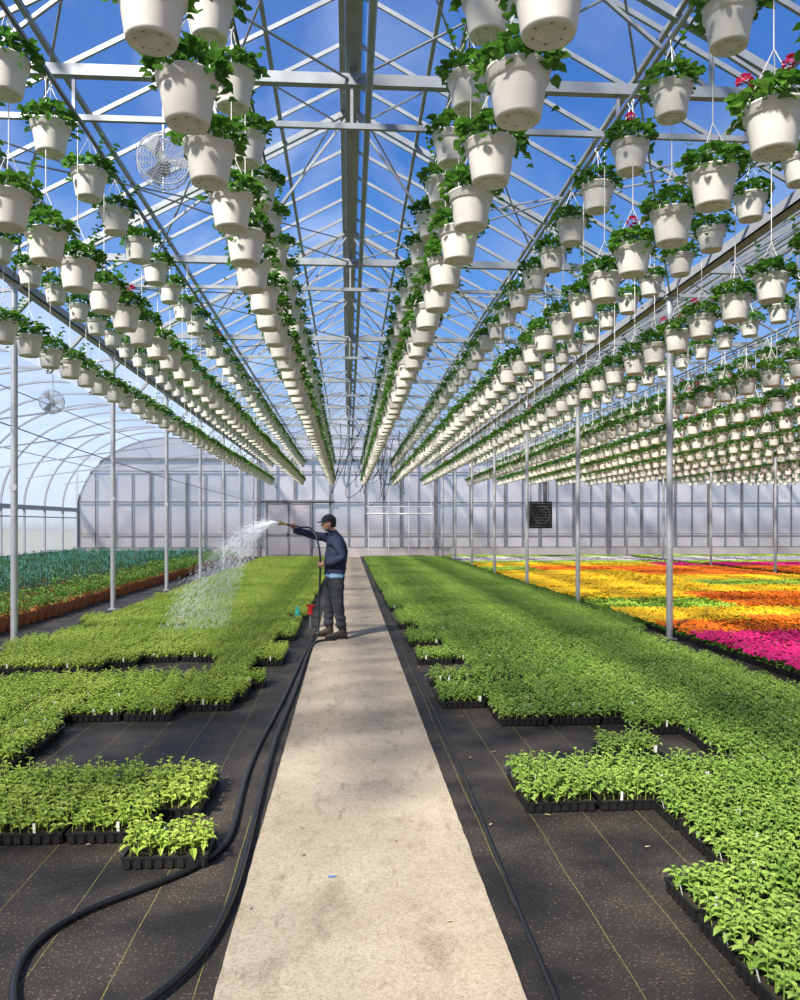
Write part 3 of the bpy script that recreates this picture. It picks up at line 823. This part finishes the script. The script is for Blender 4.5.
b.obj('watering_wand',[M_hose,mat('brass_nozzle',(.45,.33,.12),.35,metal=.7)],parent=man)
p0=Rr-A*.10
curve('hose_held',[tuple(p0),(-.42,.07,1.56),(-.33,-.02,1.55),(-.25,-.10,1.44),(-.20,-.16,1.22),(-.19,-.18,1.04),(-.20,-.20,.80),(-.215,-.22,.4),(-.21,-.27,.12),(-.25,-.35,.02),(-.31,-.43,.012)],.014,M_hose,man)

# ------------------------------------------------------------ small things
b=MB(); b.lathe([(0.001,0),(.05,0),(.053,.02),(.050,.16),(.022,.19),(.022,.215),(.001,.215)],n=14); b.box(-.045,.022,-.014,.014,.215,.25)
b.obj('spray_bottle',[mat('bottle_teal',(.02,.38,.32),.4)],smooth=False,loc=(-.83,13.3,.0))
b=MB(); b.tube((0,0,0),(0,0,.24),.014,8); b.tube((0,0,.22),(0,0,.35),.04,10,1); b.beam((-.07,0,.36),(.07,0,.36),.025,.025,1)
b.obj('hose_valve',[M_steel,mat('valve_red',(.6,.02,.02),.4)],loc=(-.58,12.4,0))
b=MB(); b.add([(-.02,-.008,0),(.02,-.002,.004),(.016,.008,.002),(-.015,.006,.006)],[(0,1,2,3)]); b.obj('paper_scrap',[mat('scrap_blue',(.1,.2,.45),.6)],loc=(-.07,3.62,.013))
random.seed(12); b=MB()
for i in range(26):
    x=random.choice([U(-1.6,-.7),U(.65,1.6),U(-.4,.55)]); y=U(2.4,9)
    b.leaf((x,y,.014),(U(-1,1),U(-1,1),.05),U(.015,.04),U(.01,.018),0,droop=0)
b.obj('fallen_leaf_litter',[mat('dry_leaf',(.30,.26,.10),.8,island=True,col2=(.5,.42,.3))])

# ------------------------------------------------------------ water spray
random.seed(77); b=MB()
n0=Vector((-.19,11.33,.012))+Rr+A*.215
for i in range(7500):
    an=math.radians(random.gauss(3,8)); sp=1.3+1.6*R()**.8; az=random.gauss(0.0,.17)
    v=Vector((-sp*math.cos(an)*math.cos(az),sp*math.sin(az),sp*math.sin(an)))
    t=R()**.75*.58
    p=n0+v*t+Vector((0,0,-4.9*t*t))
    if p.z<.15: continue
    vv=v+Vector((0,0,-9.8*t)); L=U(.02,.06); rr=.0007+.0006*R()
    b.tube(p,p+vv.normalized()*L,rr,3,0,cap=False)
mw=bpy.data.materials.new('water_droplets'); mw.use_nodes=True
nt=mw.node_tree; pb=nt.nodes['Principled BSDF']; pb.inputs['Base Color'].default_value=(.92,.95,1,1); pb.inputs['Roughness'].default_value=.15
tr=nt.nodes.new('ShaderNodeBsdfTranslucent'); tr.inputs[0].default_value=(.95,.97,1,1); ms=nt.nodes.new('ShaderNodeMixShader'); ms.inputs[0].default_value=.5
nt.links.new(pb.outputs[0],ms.inputs[1]); nt.links.new(tr.outputs[0],ms.inputs[2]); nt.links.new(ms.outputs[0],nt.nodes['Material Output'].inputs['Surface'])
b.obj('water_spray',[mw])

# ------------------------------------------------------------ light
w=bpy.data.worlds.new('World'); scene.world=w; w.use_nodes=True
N=w.node_tree.nodes; L=w.node_tree.links
bg=N['Background']; tc=N.new('ShaderNodeTexCoord'); sp=N.new('ShaderNodeSeparateXYZ'); L.new(tc.outputs['Generated'],sp.inputs[0])
cr=N.new('ShaderNodeValToRGB'); e=cr.color_ramp.elements
e[0].position=0.0; e[0].color=(.20,.17,.13,1); e[1].position=1.0; e[1].color=(.025,.11,.38,1)
for p,c in((.495,(.25,.22,.18,1)),(.505,(.60,.70,.82,1)),(.55,(.32,.52,.84,1)),(.62,(.095,.29,.70,1)),(.72,(.028,.15,.50,1))):
    x=e.new(p); x.color=c
mr=N.new('ShaderNodeMapRange'); mr.inputs[1].default_value=-1; mr.inputs[2].default_value=1
L.new(sp.outputs[2],mr.inputs[0]); L.new(mr.outputs[0],cr.inputs[0]); L.new(cr.outputs[0],bg.inputs['Color']); bg.inputs['Strength'].default_value=1.25
sd=bpy.data.lights.new('sun','SUN'); sd.energy=11; sd.angle=math.radians(6); sd.color=(1,.94,.83)
so=bpy.data.objects.new('sun',sd); scene.collection.objects.link(so); so.location=(-10,-10,20)
so.rotation_euler=Vector((-.50,-.66,.78)).to_track_quat('Z','Y').to_euler()

# ------------------------------------------------------------ camera
cd=bpy.data.cameras.new('camera'); cam=bpy.data.objects.new('camera',cd); scene.collection.objects.link(cam)
cd.sensor_fit='HORIZONTAL'; cd.sensor_width=36; cd.lens=36; cd.shift_y=0.03125; cd.clip_end=500; cd.clip_start=.05
cam.location=(0,0,1.6); cam.rotation_euler=(math.radians(90),0,-math.atan(52/800))
scene.camera=cam
